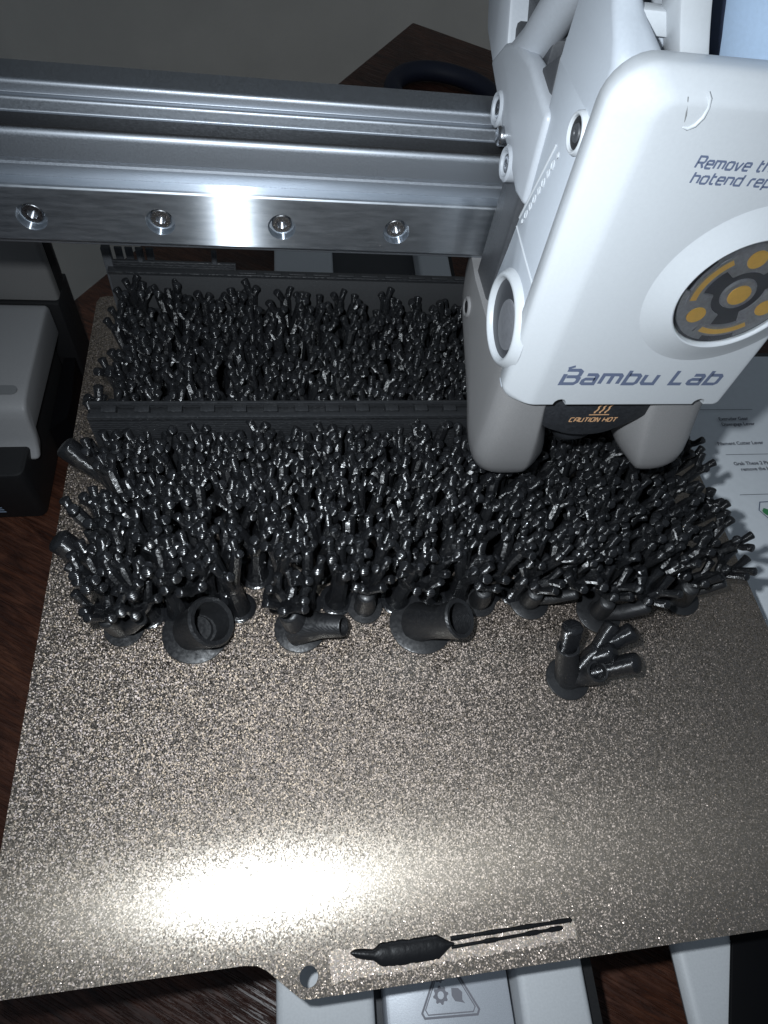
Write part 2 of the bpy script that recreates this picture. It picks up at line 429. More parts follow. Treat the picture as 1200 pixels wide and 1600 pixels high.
m = MB(); pts = []
for i in range(40):
    a = R(200 - 215 * i / 39); pts.append((168 + 31 * math.cos(a) + (8 if i > 24 else 0) * (i - 24) / 15, 452 + 31 * math.sin(a), TZ + 6.2))
pts = [(135, 380, TZ + 6.2), (134, 415, TZ + 6.2)] + pts + [(214, 420, TZ + 6.2), (226, 392, TZ + 6.2)]
tag(m.tube(pts, 6, 12).build('cable', M['navy'], origin=(168, 452, TZ)), 'thick dark blue cable looping on the desk behind the metal arm', 'cable')

# =================================================================== PAPER SHEET
PZ = -22.0
box = thing('storage_box', 'low grey box standing on the desk under the white instruction sheet', 'box', (262, 110, TZ))
m = MB(); m.prism(rrect(197, 332, 22, 184, 3, 4), 'z', TZ + .4, PZ - .6); m.build('carton', M['dgrey'], box, (262, 110, TZ), bevel=1.2)
m = MB(); m.prism(rrect(196.3, 332.7, 21.3, 184.7, 3, 4), 'z', PZ - 14, PZ - .25); m.build('lid', M['dgrey'], box, (262, 110, TZ), bevel=.4)
paper = thing('instruction_sheet', 'white paper instruction sheet lying at the right of the build plate', 'paper', (262, 110, PZ))
PO_ = (262, 110, PZ); m = MB(); g = []
for i in range(9):
    for j in range(9):
        x = 198 + i * 16; y = 25 + j * 19.6; g.append((x + .03 * (y - 130), y, PZ + .3 * math.sin(i * .9) * math.sin(j * .7) + .4))
m.add(g, [(i * 9 + j, (i + 1) * 9 + j, (i + 1) * 9 + j + 1, i * 9 + j + 1) for i in range(8) for j in range(8)])
m.build('sheet', M['paper'], paper, PO_)
def PP(ox, oy, ang=1.0):
    ca, sa = math.cos(R(ang)), math.sin(R(ang))
    return lambda a, b, l=0: (ox + a * ca - b * sa, oy + a * sa + b * ca, PZ + .95 + l)
for ln, x, y in (('Extruder Gear', 220.2, 147.6), ('Disengage Lever', 220.3, 145.0), ('Filament Cutter Lever', 214.8, 135.9), ('Grab These 2 Pins to', 217.4, 126.8), ('remove the hotend', 219.2, 124.3)):
    m = font_text(ln, 2.1, None, 0, .055); P = PP(x, y); m.v = [Vector(P(v.x, v.y)) for v in m.v]
    m.build('printed_line', M['paper_ink'], paper, PO_)
for y, x0, x1, wd in ((152.9, 214, 236.5, .22), (131.6, 216, 252, .2), (114.2, 214, 262, .2)):
    m = MB(); ribbon(m, [(x0, 0), (x1, 0)], wd, PP(0, y, 0)); m.build('rule_line', M['paper_ink'], paper, PO_)
m = MB(); P = PP(222.2, 107.8)
m.add([P(2.6 * math.cos(R(a)), 2.6 * math.sin(R(a)) * .9 - .3) for a in range(180, 361, 20)] + [P(1.5, .8), P(0, .1), P(-1.5, .8)], [tuple(range(13))])
m.build('green_mark', M['green'], paper, PO_)
m = MB(); ribbon(m, [(3.7 * math.cos(R(a)), 3.7 * math.sin(R(a))) for a in range(0, 360, 60)], .35, P, .03, True)
m.build('hexagon_mark', M['ink'], paper, PO_)

# =================================================================== PRINTER BASE
base = thing('desktop_printer', 'pale grey desktop printer body running under the build plate, with silver warning label', 'printer', (88, 0, TZ))
BO = (88, 0, TZ)
def beam(xf0, xf1, xb0, xb1, z0, z1, y0=-70, y1=330):
    m = MB()
    def X(f, b, y): return f + (b - f) * (y + 10) / 248
    m.loft([[(X(xf0, xb0, y), y, z0), (X(xf1, xb1, y), y, z0), (X(xf1, xb1, y), y, z1), (X(xf0, xb0, y), y, z1)] for y in (y0, y1)])
    return m
beam(51.6, 72.4, 57, 81, TZ + 1, -22).build('side_beam', M['beam'], base, BO, bevel=1.6, seg=3)
beam(104.6, 120.2, 117.4, 131, TZ + 1, -22).build('side_beam', M['beam'], base, BO, bevel=1.6, seg=3)
beam(72.6, 104.4, 81.2, 117.2, TZ + 1, -30).build('channel_floor', M['dgrey'], base, BO)
beam(120.5, 124.0, 131.2, 134, TZ + .5, -27).build('beam_shade_strip', M['black'], base, BO)  # black strip painting the shadowed side of the base beam
beam(74.6, 102.4, 77, 106, -29.8, -22.3, -70, 70).build('metal_cover', M['label'], base, BO, bevel=1.0)
LZ = -22.22
def PL(a, b, l=0): return (88.4 + a, -10.6 + b, LZ + l)
def rtri(sc):
    pts = [(-6.6 * sc, -4.1 * sc), (6.9 * sc, -4.9 * sc), (.2 * sc, 7.4 * sc)]; out = []
    for i in range(3):
        p = Vector(pts[i]); a = (Vector(pts[i - 1]) - p).normalized(); b = (Vector(pts[(i + 1) % 3]) - p).normalized()
        for t in (0, .5, 1): out.append(p + (a * (1 - t) + b * t) * 1.0)
    return out
m = MB(); ribbon(m, rtri(1.0), .42, PL, 0, True); ribbon(m, rtri(.88), .22, PL, .01, True)
def gear(cx, cy, r):
    lp = []
    for i in range(32): rr = r * (1.0 if (i // 2) % 2 == 0 else .78); a = 2 * math.pi * i / 32; lp.append((cx + rr * math.cos(a), cy + rr * math.sin(a)))
    hl = [(cx + r * .42 * math.cos(2 * math.pi * i / 12), cy + r * .42 * math.sin(2 * math.pi * i / 12)) for i in range(12)]
    vs, tr = flat(lp, [hl], lambda a, b: PL(a, b, .005)); m.add(vs, tr)
gear(-1.6, -.6, 1.7); gear(-1.4, 2.7, 1.2)
m.add([PL(*q, .005) for q in ((.9, .4), (2.4, .2), (3.2, -.6), (3.0, -1.9), (3.5, -2.6), (2.6, -2.3), (1.4, -2.0), (.8, -1.0))], [tuple(range(8))])
m.build('warning_triangle', M['ink2'], base, BO, label='grey warning triangle with gear and hand symbols')

# control screen, front right
scr = base; SO = BO
m = MB(); m.prism([(146, 6), (145.7, -10), (144.9, -24), (143.6, -44), (142.5, -80), (215, -80), (215, 6)], 'z', -32, -27)
bez = m.build('screen_frame', M['beam'], scr, SO, bevel=2.5, seg=3)
m = MB(); m.box(176, 206, -70, -10, TZ + .4, -32.2); m.build('screen_stand', M['black'], scr, SO, bevel=1)
m = MB(); m.prism([(162, 0), (160.2, -10), (153.2, -25), (149, -40), (148.5, -76), (211, -76), (211, 0)], 'z', -27.6, -26.2)
m.build('screen', M['screen'], bez, SO, bevel=.4)

# =================================================================== TOWER LEFT
tw = base; TO = BO
m = MB(); m.prism(rrect(-128, -20.8, 206, 211, 1.2, 3), 'z', -21, 210); m.build('column', M['column'], tw, TO)
m = MB(); m.box(-127, -20.7, 204.6, 221.8, TZ + .3, -21.4); m.build('column_foot', M['black'], tw, TO, bevel=.6)
m = MB(); m.prism([(-126, 211.2), (-20.9, 211.2), (-20.2, 215), (-22, 222), (-126, 222)], 'z', -20.9, 205); m.build('column_shade_side', M['black'], tw, TO)  # column's side face, its shade put in as black
un = base; UO = BO
m = MB(); m.prism(rrect(-95, -26.5, 139, 203, 3, 4), 'z', TZ + .4, -36); m.build('side_unit', M['black'], un, UO, bevel=1.0, label='black box with a rounded grey cap left of the plate')
m = MB()
prof = [(204.2, -35), (204.2, -22.2), (202.5, -20.2), (199, -19.6), (165, -19.8), (158.5, -20.4), (155.2, -22.3), (153.6, -26), (152.6, -33), (150.6, -37), (147.9, -39.5), (150.5, -41), (155.5, -38), (157, -33)]
m.prism(prof, 'x', -96, -24.0)
cap_o = m.build('cap', M['grey'], un, UO, bevel=1.6, seg=3)
m = MB(); m.prism(rrect(-60, -26.8, 159.8, 163.4, 1.75, 5), 'z', -19.9, -19.45); m.build('slot', M['slot'], cap_o, UO)
m = MB(); m.box(-70, -31, 152.6, 156.4, -38.6, -35); m.build('latch', M['beam'], cap_o, UO, bevel=.5)
m = MB()
for i in range(3): m.add([(-41.6 + .2 * i, 138.86, -54.2 - i * 1.3), (-39.4 + .3 * i, 138.86, -54.2 - i * 1.3), (-39.2 + .3 * i, 138.86, -54.8 - i * 1.3), (-41.6 + .2 * i, 138.86, -54.8 - i * 1.3)], [(0, 1, 2, 3)])
m.build('sticker_marks', M['bluew'], un, UO)  # sticker lettering, its small glints drawn as pale blue marks

m = MB(); m.prism([(-26.2, 168), (-21, 174), (-20.5, 182), (-22, 205), (-26.2, 205)], 'z', TZ + .4, -48); m.build('shade_wedge', M['screen'], un, UO)  # added black wedge imitating the deep shadow beside the unit

# =================================================================== HEATBED AND BUILD PLATE
hb = thing('heated_bed', 'black heated bed carriage directly under the textured build plate', 'printer bed', (92, 92, -6)); HO = (92, 92, -6)
m = MB(); m.prism(rrect(1.5, 182.5, 1.6, 183, 4), 'z', -5.2, -1.15); m.build('bed_slab', M['black'], hb, HO, bevel=.4)
m = MB(); m.box(70, 114, 20, 165, -18, -5.3); m.build('carriage', M['dgrey'], hb, HO, bevel=1)

plate = thing('build_plate', 'bronze textured build plate with a glittering surface and front tab', 'build plate', (92, 92, -1)); PO = (92, 92, -1)
out = [(0, 3), (.8, .8), (3, 0), (46.3, 0), (48.6, -.3), (50.4, -1.2), (55.6, -5.5), (56.6, -6.3), (58.2, -6.55), (180, -6.55), (183, -5.6), (184, -3), (184, 181), (183, 183.3), (181, 184), (3, 184), (.8, 183.3), (0, 181)]
hole = [(58.2 + 1.75 * math.cos(2 * math.pi * i / 24), -3.1 + 1.75 * math.sin(2 * math.pi * i / 24)) for i in range(24)]
m = MB(); slab(m, out, [hole], -.75, 0); m.build('steel_sheet', M['plate'], plate, PO)
m = MB()   # bare dark edge of the sheet
for lp in (out, hole):
    n = len(lp)
    m.add([(x, y, -.03) for x, y in lp] + [(x, y, -.72) for x, y in lp], [])
m = MB(); rr = []
xs = [62.3 + i * .9 for i in range(56)]
top = [(x, .35 + .22 * math.sin(x * 1.9) + .25 * random.uniform(-1, 1)) for x in xs]
bot = [(x, -4.7 + .01 * (x - 62) * 3 + .3 * random.uniform(-1, 1)) for x in reversed(xs)]
vs, tr = flat(top + bot, (), lambda a, b: (a, b, .035)); m.add(vs, tr)
m.build('glue_patch', M['residue'], plate, PO, label='pale rubbed strip along the front of the plate')

# prime line
m = MB()
def blob(path, wid, h, jit=.05):
    rings = []
    for i, (x, y) in enumerate(path):
        wv = wid[i] if isinstance(wid, list) else wid
        wv *= 1 + random.uniform(-jit, jit)
        rings.append([(x, y + wv * math.cos(a), max(.045, h * math.sin(a) * (1 + random.uniform(-.05, .05)))) for a in [math.pi * k / 8 for k in range(9)]])
    m.loft(rings, True, True, False)
pa = [(66.2 + i * .55, -.35 - .35 * math.sin(i / 40 * 3)) for i in range(38)]
wd = [.15, .5, .75, .85, .9] + [.95] * 4 + [1.25, 1.7, 1.9] + [2.0] * 20 + [1.7, 1.4, 1.05, .75, .4, .2]
pa = [(x, y - (.7 if i > 9 else .7 * i / 9) + .0) for i, (x, y) in enumerate(pa)]
blob(pa, wd[:38], .62)
blob([(86 + i * .8, -.35 + .30 * i / 31) for i in range(32)], [.40 + .06 * math.sin(i * .7) for i in range(32)], .35)
blob([(86 + i * .8, -1.75 + .02 * i) for i in range(30)], [.26 + (.22 if i in (9, 10, 11, 20, 21, 22, 26, 27, 28) else .06) for i in range(30)], .35)
blob([(110.7 + i * .2, -.05) for i in range(5)], [.2, .5, .55, .4, .1], .5)
tag(m.build('prime_line', M['purge'], origin=(80, -1, 0)), 'smeared black filament prime line on the pale strip at the plate front', 'filament')

# =================================================================== PRINTED BARS
bar = thing('printed_bar', 'long black printed bar with a row of notches along its top edge', 'print', (70, 110, 0)); O = (70, 110, 0)
m = MB(); m.box(13, 128, 108.0, 112.2, 0.01, 28.2); m.build('bar_body', M['pla_bar'], bar, O, bevel=.25)
m = MB(); m.box(13.1, 127.9, 111.5, 112.3, 28.25, 30.4); m.build('rim', M['pla_bar'], bar, O, bevel=.2)
m = MB(); m.box(13.1, 127.9, 107.8, 109.3, 28.25, 29.7); m.build('rim', M['pla_bar'], bar, O, bevel=.2)
m = MB(); m.box(-1.65, 1.65, -.95, .95, 0, 1.7); b0 = m.build('block', M['pla_bar'], bar, (0, 0, 0), bevel=.2)
for i in range(15):
    b = b0 if i == 0 else b0.copy()
    if i: COL.objects.link(b)
    b.parent = bar; b.location = Vector((17.5 + i * 7.35 - 70, 110.4 - 110, 28.2)) * S
bar2 = thing('printed_bar', 'upright thin black printed panel at the back, below the metal arm', 'print', (70, 156, 0)); O = (70, 156, 0)
m = MB(); m.box(13.2, 132, 156, 157.4, 0.01, 31.0); m.build('panel', simple('lit_black_print', (.036, .037, .039), .5, grain=.06, bumpd=.03, bscale=2), bar2, O, bevel=.2)  # black print made greyer, its flash-lit face put into the colour
m = MB(); m.box(13.0, 132.2, 155.5, 157.8, 31.05, 32.0); m.build('rim', M['pla_bar'], bar2, O, bevel=.2)
m = MB(); m.box(13.0, 62, 154.2, 155.95, 19.2, 19.9); m.build('ledge', M['pla_bar'], bar2, O, bevel=.2)
m = MB(); m.box(-2.4, 2.4, -.6, .6, 0, .5); b0 = m.build('block', M['pla_bar'], bar2, (0, 0, 0), bevel=.12)
for i in range(13):
    b = b0 if i == 0 else b0.copy()
    if i: COL.objects.link(b)
    b.parent = bar2; b.location = Vector((49 + i * 6.7 - 70, .35, 32.02)) * S
m = MB(); m.box(13.4, 46, 157.9, 158.7, 26, 33.6); m.build('back_frame', M['pla_bar'], bar2, O, bevel=.2)
m = MB(); m.box(12.2, 14.4, 157.6, 159.6, 0.01, 37.4); m.build('post', M['dgrey'], bar2, O, bevel=.3)
for x in (21.5, 40.5):
    m = MB(); m.tube([(x, 158.3, 33.5), (x, 158.3, 37.0)], .75, 10); m.build('peg', M['dgrey'], bar2, O)
for i in range(4):
    m = MB(); m.box(15.3 + i * 2.6, 17.2 + i * 2.6, 158.9, 159.6, 33, 36.8); m.build('tooth', M['dgrey'], bar2, O, bevel=.15)

# =================================================================== FOREST OF PRINTED BRANCHES
def make_tree(rnd, first, fat=1.0, base_r=4.2):
    parts = []
    lean = Vector((rnd.uniform(-1.2, 1.2), rnd.uniform(-1.2, 1.2), 0)); hz = rnd.uniform(11, 14)
    m = MB(); m.lathe([(base_r, .01), (base_r, .45), (base_r * .96, .55), (2.9 * fat, .75), (2.4 * fat, 2.2), (2.1 * fat, 4)], (0, 0, 0), (0, 0, 1), 18)
    m.tube([(0, 0, 3.5), lean * .5 + Vector((0, 0, 8)), lean + Vector((0, 0, hz)), lean + Vector((0, 0, hz + 2.5))], [2.3 * fat, 2.1 * fat, 2.1 * fat, 1.6 * fat], 10)
    parts.append(('trunk', m))
    nb = rnd.choice((3, 3, 3, 4)); a0 = rnd.uniform(0, 6.28)
    for i in range(nb):
        a = a0 + 6.283 * i / nb + rnd.uniform(-.4, .4); d = Vector((math.cos(a), math.sin(a), 0)); tdir = Vector((-d.y, d.x, 0))
        m = MB(); r0 = rnd.uniform(2.2, 3.7); kz = rnd.uniform(21.5, 25.4)
        p0 = lean + Vector((0, 0, hz - 1)); p1 = lean + d * (r0 * .6) + Vector((0, 0, (hz + kz) / 2)); kn = lean + d * r0 + Vector((0, 0, kz))
        m.tube([p0, p1, kn, kn + Vector((0, 0, .9))], [1.7, 1.35, 1.42, 1.1], 9)
        nt = rnd.choice((2, 2, 3, 3))
        for j in range(nt):
            sp = (-1, 1, 0)[j] if nt == 3 else (-1, 1)[j]
            dirv = (tdir * (sp * rnd.uniform(.48, .85)) + d * rnd.uniform(-.15, .5) + Vector((0, 0, 1))).normalized()
            if nt == 3 and sp == 0: dirv = (d * .85 + Vector((0, 0, .8))).normalized()
            ln = rnd.uniform(2.7, 4.4); rr = rnd.uniform(.90, 1.12)
            e = kn + dirv * ln; e.z = min(e.z, 28.8)
            mid = kn.lerp(e, .42) + (dirv - Vector((0, 0, 1))) * .55; top_ = e + Vector((dirv.x, dirv.y, 0)) * rnd.uniform(-.5, .35)
            m.tube([kn - dirv * .4, mid, kn.lerp(e, .72), top_], [rr * 1.1, rr * .88, rr * .95, rr * 1.08], 10)
        parts.append(('branch', m))
        if rnd.random() < .45:                       # a small side stub
            m2 = MB(); q = kn.lerp(p1, .3); dd = (tdir * rnd.choice((-1, 1)) + d * .7 + Vector((0, 0, .6))).normalized()
            m2.tube([q, q + dd * 1.8, q + dd * 3.2], [1.0, .95, 1.1], 8); parts.append(('stub', m2))
    return parts
rnd = random.Random(5)
VAR = [make_tree(rnd, i == 0) for i in range(12)]
VMESH = [[] for _ in VAR]
def zone(x, y):
    """label and group by the part of the crowd a print stands in"""
    if y > 112:
        if x < 45: z = 'behind the notched bar, left end'
        elif x < 78: z = 'behind the middle of the notched bar'
        elif x < 112: z = 'behind the bar, just left of the white print head'
        else: z = 'behind the bar, mostly hidden by the white print head'
    elif y > 100:
        z = ('standing against the front face of the notched bar' if x < 110 else 'under the grey ducts of the print head')
    elif x > 148: z = 'at the right fringe of the crowd beside the paper'
    elif x < 30: z = 'at the left fringe of the front crowd'
    elif x < 62: z = 'in the left half of the front crowd'
    elif x < 100: z = 'in the middle of the front crowd'
    else: z = 'in front of the grey ducts of the print head'
    return 'glossy black branching print ' + z, 'black branching prints ' + z
def plant(x, y, rz, vi, label, group, sz=1.0, sxy=1.0):
    t = thing('branching_print', label, 'print', (x, y, 0), group, rz); t.scale = (sxy, sxy, sz)
    if not VMESH[vi]:
        for nm, mb in VAR[vi]:
            o = mb.build(nm, M['pla'], t); VMESH[vi].append(o)
    else:
        for o in VMESH[vi]:
            c = o.copy(); COL.objects.link(c); c.parent = t
    return t
def row(y, x0, x1, sp, off):
    x = x0 + off
    while x <= x1:
        px, py = x + rnd.uniform(-1.4, 1.4), y + rnd.uniform(-1.4, 1.4); lb, gp = zone(px, py)
        plant(px, py, rnd.uniform(0, 6.28), rnd.randrange(len(VAR)), lb, gp, rnd.uniform(.93, 1.02) * (1.07 if y > 150 else 1.0), rnd.uniform(.95, 1.1))
        x += sp
SP = 7.7
for i, y in enumerate((73.5, 80.3, 87.1, 93.9, 100.2, 105.0)):
    row(y, 15.5, 163, SP, SP / 2 * (i % 2))
for i, y in enumerate((116.5, 123.4, 130.4, 137.4, 144.4, 150.6)):
    row(y, 16.5, 160 if i < 4 else 136, SP, SP / 2 * (i % 2))

# ---- front row: the ones whose feet can be seen on the plate
def foot(m, c, r): m.lathe([(r, .01), (r, .5), (r * .97, .62), (r * .52, .8), (r * .46, 1.6)], (c[0], c[1], 0), (0, 0, 1), 28)
def front_print(x, y, base_r, label, stems, tips, collar=None):
    t = thing('branching_print', label, 'print', (x, y, 0), 'black branching prints along the front edge of the crowd')
    O = (x, y, 0)
    m = MB(); foot(m, (x, y), base_r); m.build('foot', M['pla_flat'], t, O)
    for pts, rad, end in stems:
        m = MB(); m.tube(pts, rad, 18, end); m.build('stem', M['pla_flat'], t, O)
    for pts, rad in tips:
        m = MB(); m.tube(pts, rad, 9); m.build('branch', M['pla'], t, O)
    return t
def tipfan(c, n, z, spread, rr=1.0, seed=0):
    q = random.Random(seed); out = []; spread *= .72; rr *= .94; c = (c[0], c[1] + 2.2)
    for i in range(n):
        a = 6.283 * i / n + q.uniform(-.4, .4); d = Vector((math.cos(a), math.sin(a), 0)); b = Vector((c[0], c[1], z))
        k1 = b + d * spread * .5 + Vector((0, 0, 3.0)); out.append(([b, b + d * spread * .3 + Vector((0, 0, 1.2)), k1], [1.4, 1.25, 1.1]))
        for s_ in (-1, 1):
            td = Vector((-d.y, d.x, 0)) * s_ * .5 + d * q.uniform(.2, .6) + Vector((0, 0, .9)); td.normalize()
            e = k1 + td * q.uniform(4, 6); e.z = min(e.z, 28.5)
            out.append(([k1 - td * .3, k1.lerp(e, .5), e], [rr * .92, rr * .88, rr * 1.1]))
    return out
front_print(18.9, 68.7, 4.6, 'black print with a low dark foot, leftmost along the front of the crowd', [([(18.9, 68.7, .6), (18.4, 67.2, 5), (17.6, 66.5, 11)], [2.6, 2.3, 2.0], 'dome'), ([(18.9, 68.2, 1.5), (21.5, 66.8, 5.5), (24.5, 66.5, 10)], [1.9, 1.7, 1.5], 'dome')], tipfan((17.6, 66.5), 4, 10.5, 8, 1.1, 1) + tipfan((24.5, 66.5), 3, 10, 6, 1.1, 2))
front_print(35.2, 66.6, 7.8, 'black print with the widest round mouth, standing second from the left front', [([(34.6, 67.2, .4), (36.6, 66.6, 3.6), (39.4, 66.2, 7.2)], [5.2, 5.2, 6.1], 'open')], tipfan((34.5, 70.5), 5, 12, 8, 1.1, 3))
front_print(59.6, 66.0, 6.2, 'black print with a side tube opening to the right beside its round foot', [([(59.6, 66.0, .5), (59.2, 65.3, 4), (57.0, 66.0, 10)], [3.6, 3.2, 2.6], 'dome'), ([(58.6, 65.8, 2.2), (61.0, 65.2, 4.0), (64.6, 64.2, 5.8), (69.2, 62.7, 8.5)], [4.6, 4.1, 3.0, 2.5], 'open')], tipfan((57.0, 66.0), 5, 11, 8, 1.1, 4))
front_print(75.9, 70.6, 4.4, 'black print with a half hidden foot near the middle of the front edge', [([(75.9, 70.6, .5), (75.5, 69.6, 6), (75.0, 69.0, 11)], [2.8, 2.4, 2.0], 'dome')], tipfan((75, 69), 4, 11, 7, 1.1, 5))
front_print(89.6, 65.4, 8.0, 'black print with a big flared trumpet mouth on a wide disc foot', [([(89.2, 65.6, .5), (90.5, 64.2, 4.2), (93.2, 62.4, 8.2), (96.0, 61.3, 12.4)], [5.2, 4.3, 4.0, 4.9], 'open')], tipfan((88, 69), 5, 11, 8, 1.1, 6))
front_print(105.5, 70.6, 4.4, 'black print with a small foot just right of the trumpet mouth', [([(105.5, 70.6, .5), (104.6, 69.0, 6), (103.6, 68.4, 11)], [2.7, 2.4, 2.0], 'dome')], tipfan((103.6, 68.4), 4, 11, 7, 1.1, 7))
front_print(118.9, 69.8, 5.2, 'black print with a wing-like low branch under the right part of the crowd', [([(118.9, 69.8, .5), (118.0, 68.4, 5), (116.6, 67.2, 11)], [2.6, 2.2, 2.0], 'dome'), ([(118.5, 69.2, 3), (122.5, 67.5, 7), (127, 66.5, 11)], [1.7, 1.5, 1.4], 'dome')], tipfan((116.6, 67.2), 4, 11, 8, 1.1, 8) + tipfan((127, 66.5), 3, 11, 6, 1.1, 9))
front_print(137.2, 65.6, 6.0, 'black print with a bare knobbly stem behind the lone small print', [([(137.2, 65.6, .5), (136.2, 64.6, 5), (135.0, 64.2, 10)], [2.8, 2.3, 2.0], 'dome'), ([(137.4, 64.8, 2.5), (140.5, 62.8, 6.5), (144.5, 62.2, 11)], [2.3, 2.0, 1.8], 'dome')], tipfan((135, 64.5), 4, 10, 7, 1.15, 10) + tipfan((144.5, 62.2), 4, 11, 6.5, 1.1, 11))
front_print(161.5, 68.6, 5.4, 'black print on a thick stem, rightmost along the front of the crowd', [([(161.5, 68.6, .5), (159.6, 67.4, 6), (157.2, 66.2, 12)], [3.4, 2.7, 2.2], 'dome'), ([(159.9, 67.6, 6), (162.8, 66.6, 10), (165.2, 66.2, 14)], [1.8, 1.5, 1.4], 'dome')], tipfan((157.2, 66.2), 4, 11.5, 8, 1.1, 12) + tipfan((165.2, 66.2), 3, 14, 5, 1.05, 13))

def side_knob(x, y, z, label, to):
    t = thing('branching_print', label, 'print', (to[0], to[1], 0), 'black prints with fat knobs on the left edge of the crowd'); O = (to[0], to[1], 0)
    m = MB(); foot(m, to, 4); m.tube([(to[0], to[1], .5), (to[0], to[1], 8), (to[0] - 1, to[1], 13)], [2.4, 2.2, 2.3], 12); m.build('stem', M['pla_flat'], t, O)
    m = MB(); a = Vector((to[0] - 1, to[1], 12)); b = Vector((x, y, z)); m.tube([a, a.lerp(b, .4), a.lerp(b, .75), b], [2.2, 2.4, 2.7, 2.75], 16); m.build('knob', M['pla'], t, O)
    for pts, rad in tipfan((to[0] + 1, to[1]), 4, 13, 6, 1.05, int(y)):
        m = MB(); m.tube(pts, rad, 9); m.build('branch', M['pla'], t, O)
side_knob(6.2, 107.0, 20, 'black print whose fat knob sticks out left, level with the notched bar', (15, 104))
side_knob(8.2, 81.5, 20, 'black print whose fat knob sticks out over the left plate edge, nearer the front', (16, 79))

# ---- the lone coral
lone = thing('lone_coral_print', 'lone black coral shaped print standing apart on the open plate', 'print', (124, 48.8, 0)); O = (124, 48.8, 0)
m = MB(); m.lathe([(5.4, .01), (5.4, .6), (5.2, .8), (3.0, 1.1), (2.5, 2.4)], (123.9, 48.9, 0), (0, 0, 1), 40); m.build('foot', M['pla_flat'], lone, O)
def cb(pts, rad, end='dome', nm='branch', mt='pla'):
    m = MB(); m.tube(pts, [r_ * 1.24 for r_ in rad], 20, end); m.build(nm, M[mt], lone, O)
cb([(123.9, 48.9, .8), (122.6, 50.6, 5), (121.3, 52.2, 9.5), (120.9, 52.9, 11.6)], [2.7, 2.3, 2.15, 2.2], 'open', 'trunk', 'pla_flat')
cb([(121.6, 52.6, 8.5), (121.6, 54.6, 12.4), (121.1, 56.0, 16.0)], [1.8, 1.9, 2.0])
cb([(123.9, 48.8, 1.0), (126.6, 48.3, 3.6), (127.9, 47.8, 6.4), (127.9, 47.6, 8.8)], [2.0, 2.0, 2.1, 2.15], 'open', 'branch', 'pla_flat')
cb([(127.6, 48.6, 3.0), (131.4, 48.8, 6.0), (133.8, 48.6, 9.0)], [1.7, 1.9, 1.95])
cb([(131.6, 48.4, 8.0), (134.4, 48.0, 11.6), (135.5, 47.6, 13.0)], [1.7, 1.95, 2.0])
cb([(125.5, 49.4, 3.0), (128.2, 51.8, 7.4), (129.6, 52.5, 9.6)], [1.7, 1.9, 1.9])
cb([(128.6, 51.6, 7.8), (130.4, 51.3, 10.6), (131.3, 50.9, 11.8)], [1.7, 1.9, 1.9])
cb([(128.8, 52.4, 8.6), (132.0, 53.6, 10.8), (134.0, 53.8, 12.2)], [1.7, 1.75, 1.75])
cb([(133.2, 53.8, 11.4), (136.2, 54.6, 14.4)], [1.6, 1.95])
cb([(129.6, 53.2, 9.6), (131.6, 56.0, 12.8), (132.2, 56.8, 13.8)], [1.6, 1.6, 1.6])

# =================================================================== GANTRY ARM
arm = thing('gantry_arm', 'brushed silver metal arm with a screwed rail crossing above the prints', 'printer arm', (-20, 130, 60)); AO = (-20, 130, 60)
X0, X1 = -170, 150
def fillet(poly, rads, n=4):
    out = []
    for i, p in enumerate(poly):
        r = rads[i]; p = Vector(p)
        if r <= 0: out.append((p.x, p.y)); continue
        a = (Vector(poly[i - 1]) - p).normalized(); b = (Vector(poly[(i + 1) % len(poly)]) - p).normalized()
        for j in range(n + 1):
            t = j / n; q = p + a * r * (1 - t) ** 2 + b * r * t ** 2; out.append((q.x, q.y))
    return out
poly = [(124, 63), (124, 78.9), (124.35, 79.2), (124.35, 79.7), (124, 80.0), (124, 85.0), (129.6, 85.0), (129.6, 87.3), (131.0, 87.3), (131.0, 89.4), (138, 89.4), (138, 63)]
rad = [.3, 0, 0, 0, 0, 1.3, .3, .6, .2, .8, .6, .3]
m = MB(); m.prism(fillet(poly, rad), 'x', X0, X1); m.build('extrusion', M['alu'], arm, AO, smooth=40)
# rail with countersunk holes
sx = [12.2 - 22.75 * i for i in range(7, 0, -1)] + [12.2, 34.9, 57.6, 80.3, 103.0]
RZ0, RZ1, RY = 65.6, 76.7, 121.0; CZ = 70.6; HR = 2.7
m = MB(); hs = [[(x + HR * math.cos(2 * math.pi * i / 20), CZ + HR * math.sin(2 * math.pi * i / 20)) for i in range(20)] for x in sx if X0 + 4 < x < X1 - 4]
vs, tr = flat([(X0, RZ0 + .5), (X1, RZ0 + .5), (X1, RZ1 - .5), (X0, RZ1 - .5)], hs, lambda a, b: (a, RY, b)); m.add(vs, tr)
def strip(a, b): m.add([(X0, a[0], a[1]), (X1, a[0], a[1]), (X1, b[0], b[1]), (X0, b[0], b[1])], [(0, 1, 2, 3)])
arc_ = [(RY + .7 - .7 * math.sin(R(q_)), RZ1 - .5 + .5 * (1 - math.cos(R(q_ - 90))) if False else RZ1 - .5 + .6 * math.cos(R(q_))) for q_ in range(90, -1, -15)]
for i in range(6): strip(arc_[i], arc_[i + 1])
strip(arc_[-1], (123.98, RZ1 + .1)); strip((RY, RZ0 + .5), (RY + .5, RZ0)); strip((RY + .5, RZ0), (123.98, RZ0))
for h in hs: m.loft([[(x, RY, z) for x, z in h], [(x, RY + 2.0, z) for x, z in h]], False, True)
m.build('linear_rail', M['rail'], arm, AO)
for i, x in enumerate(sx):
    m = MB(); m.lathe([(1.95, 0), (1.95, .8), (1.75, 1.0), (.95, 1.0), (.9, .1)], (x, RY + 1.95, CZ), (0, -1, 0), 20)
    m.build('screw', M['screw'], arm, AO)
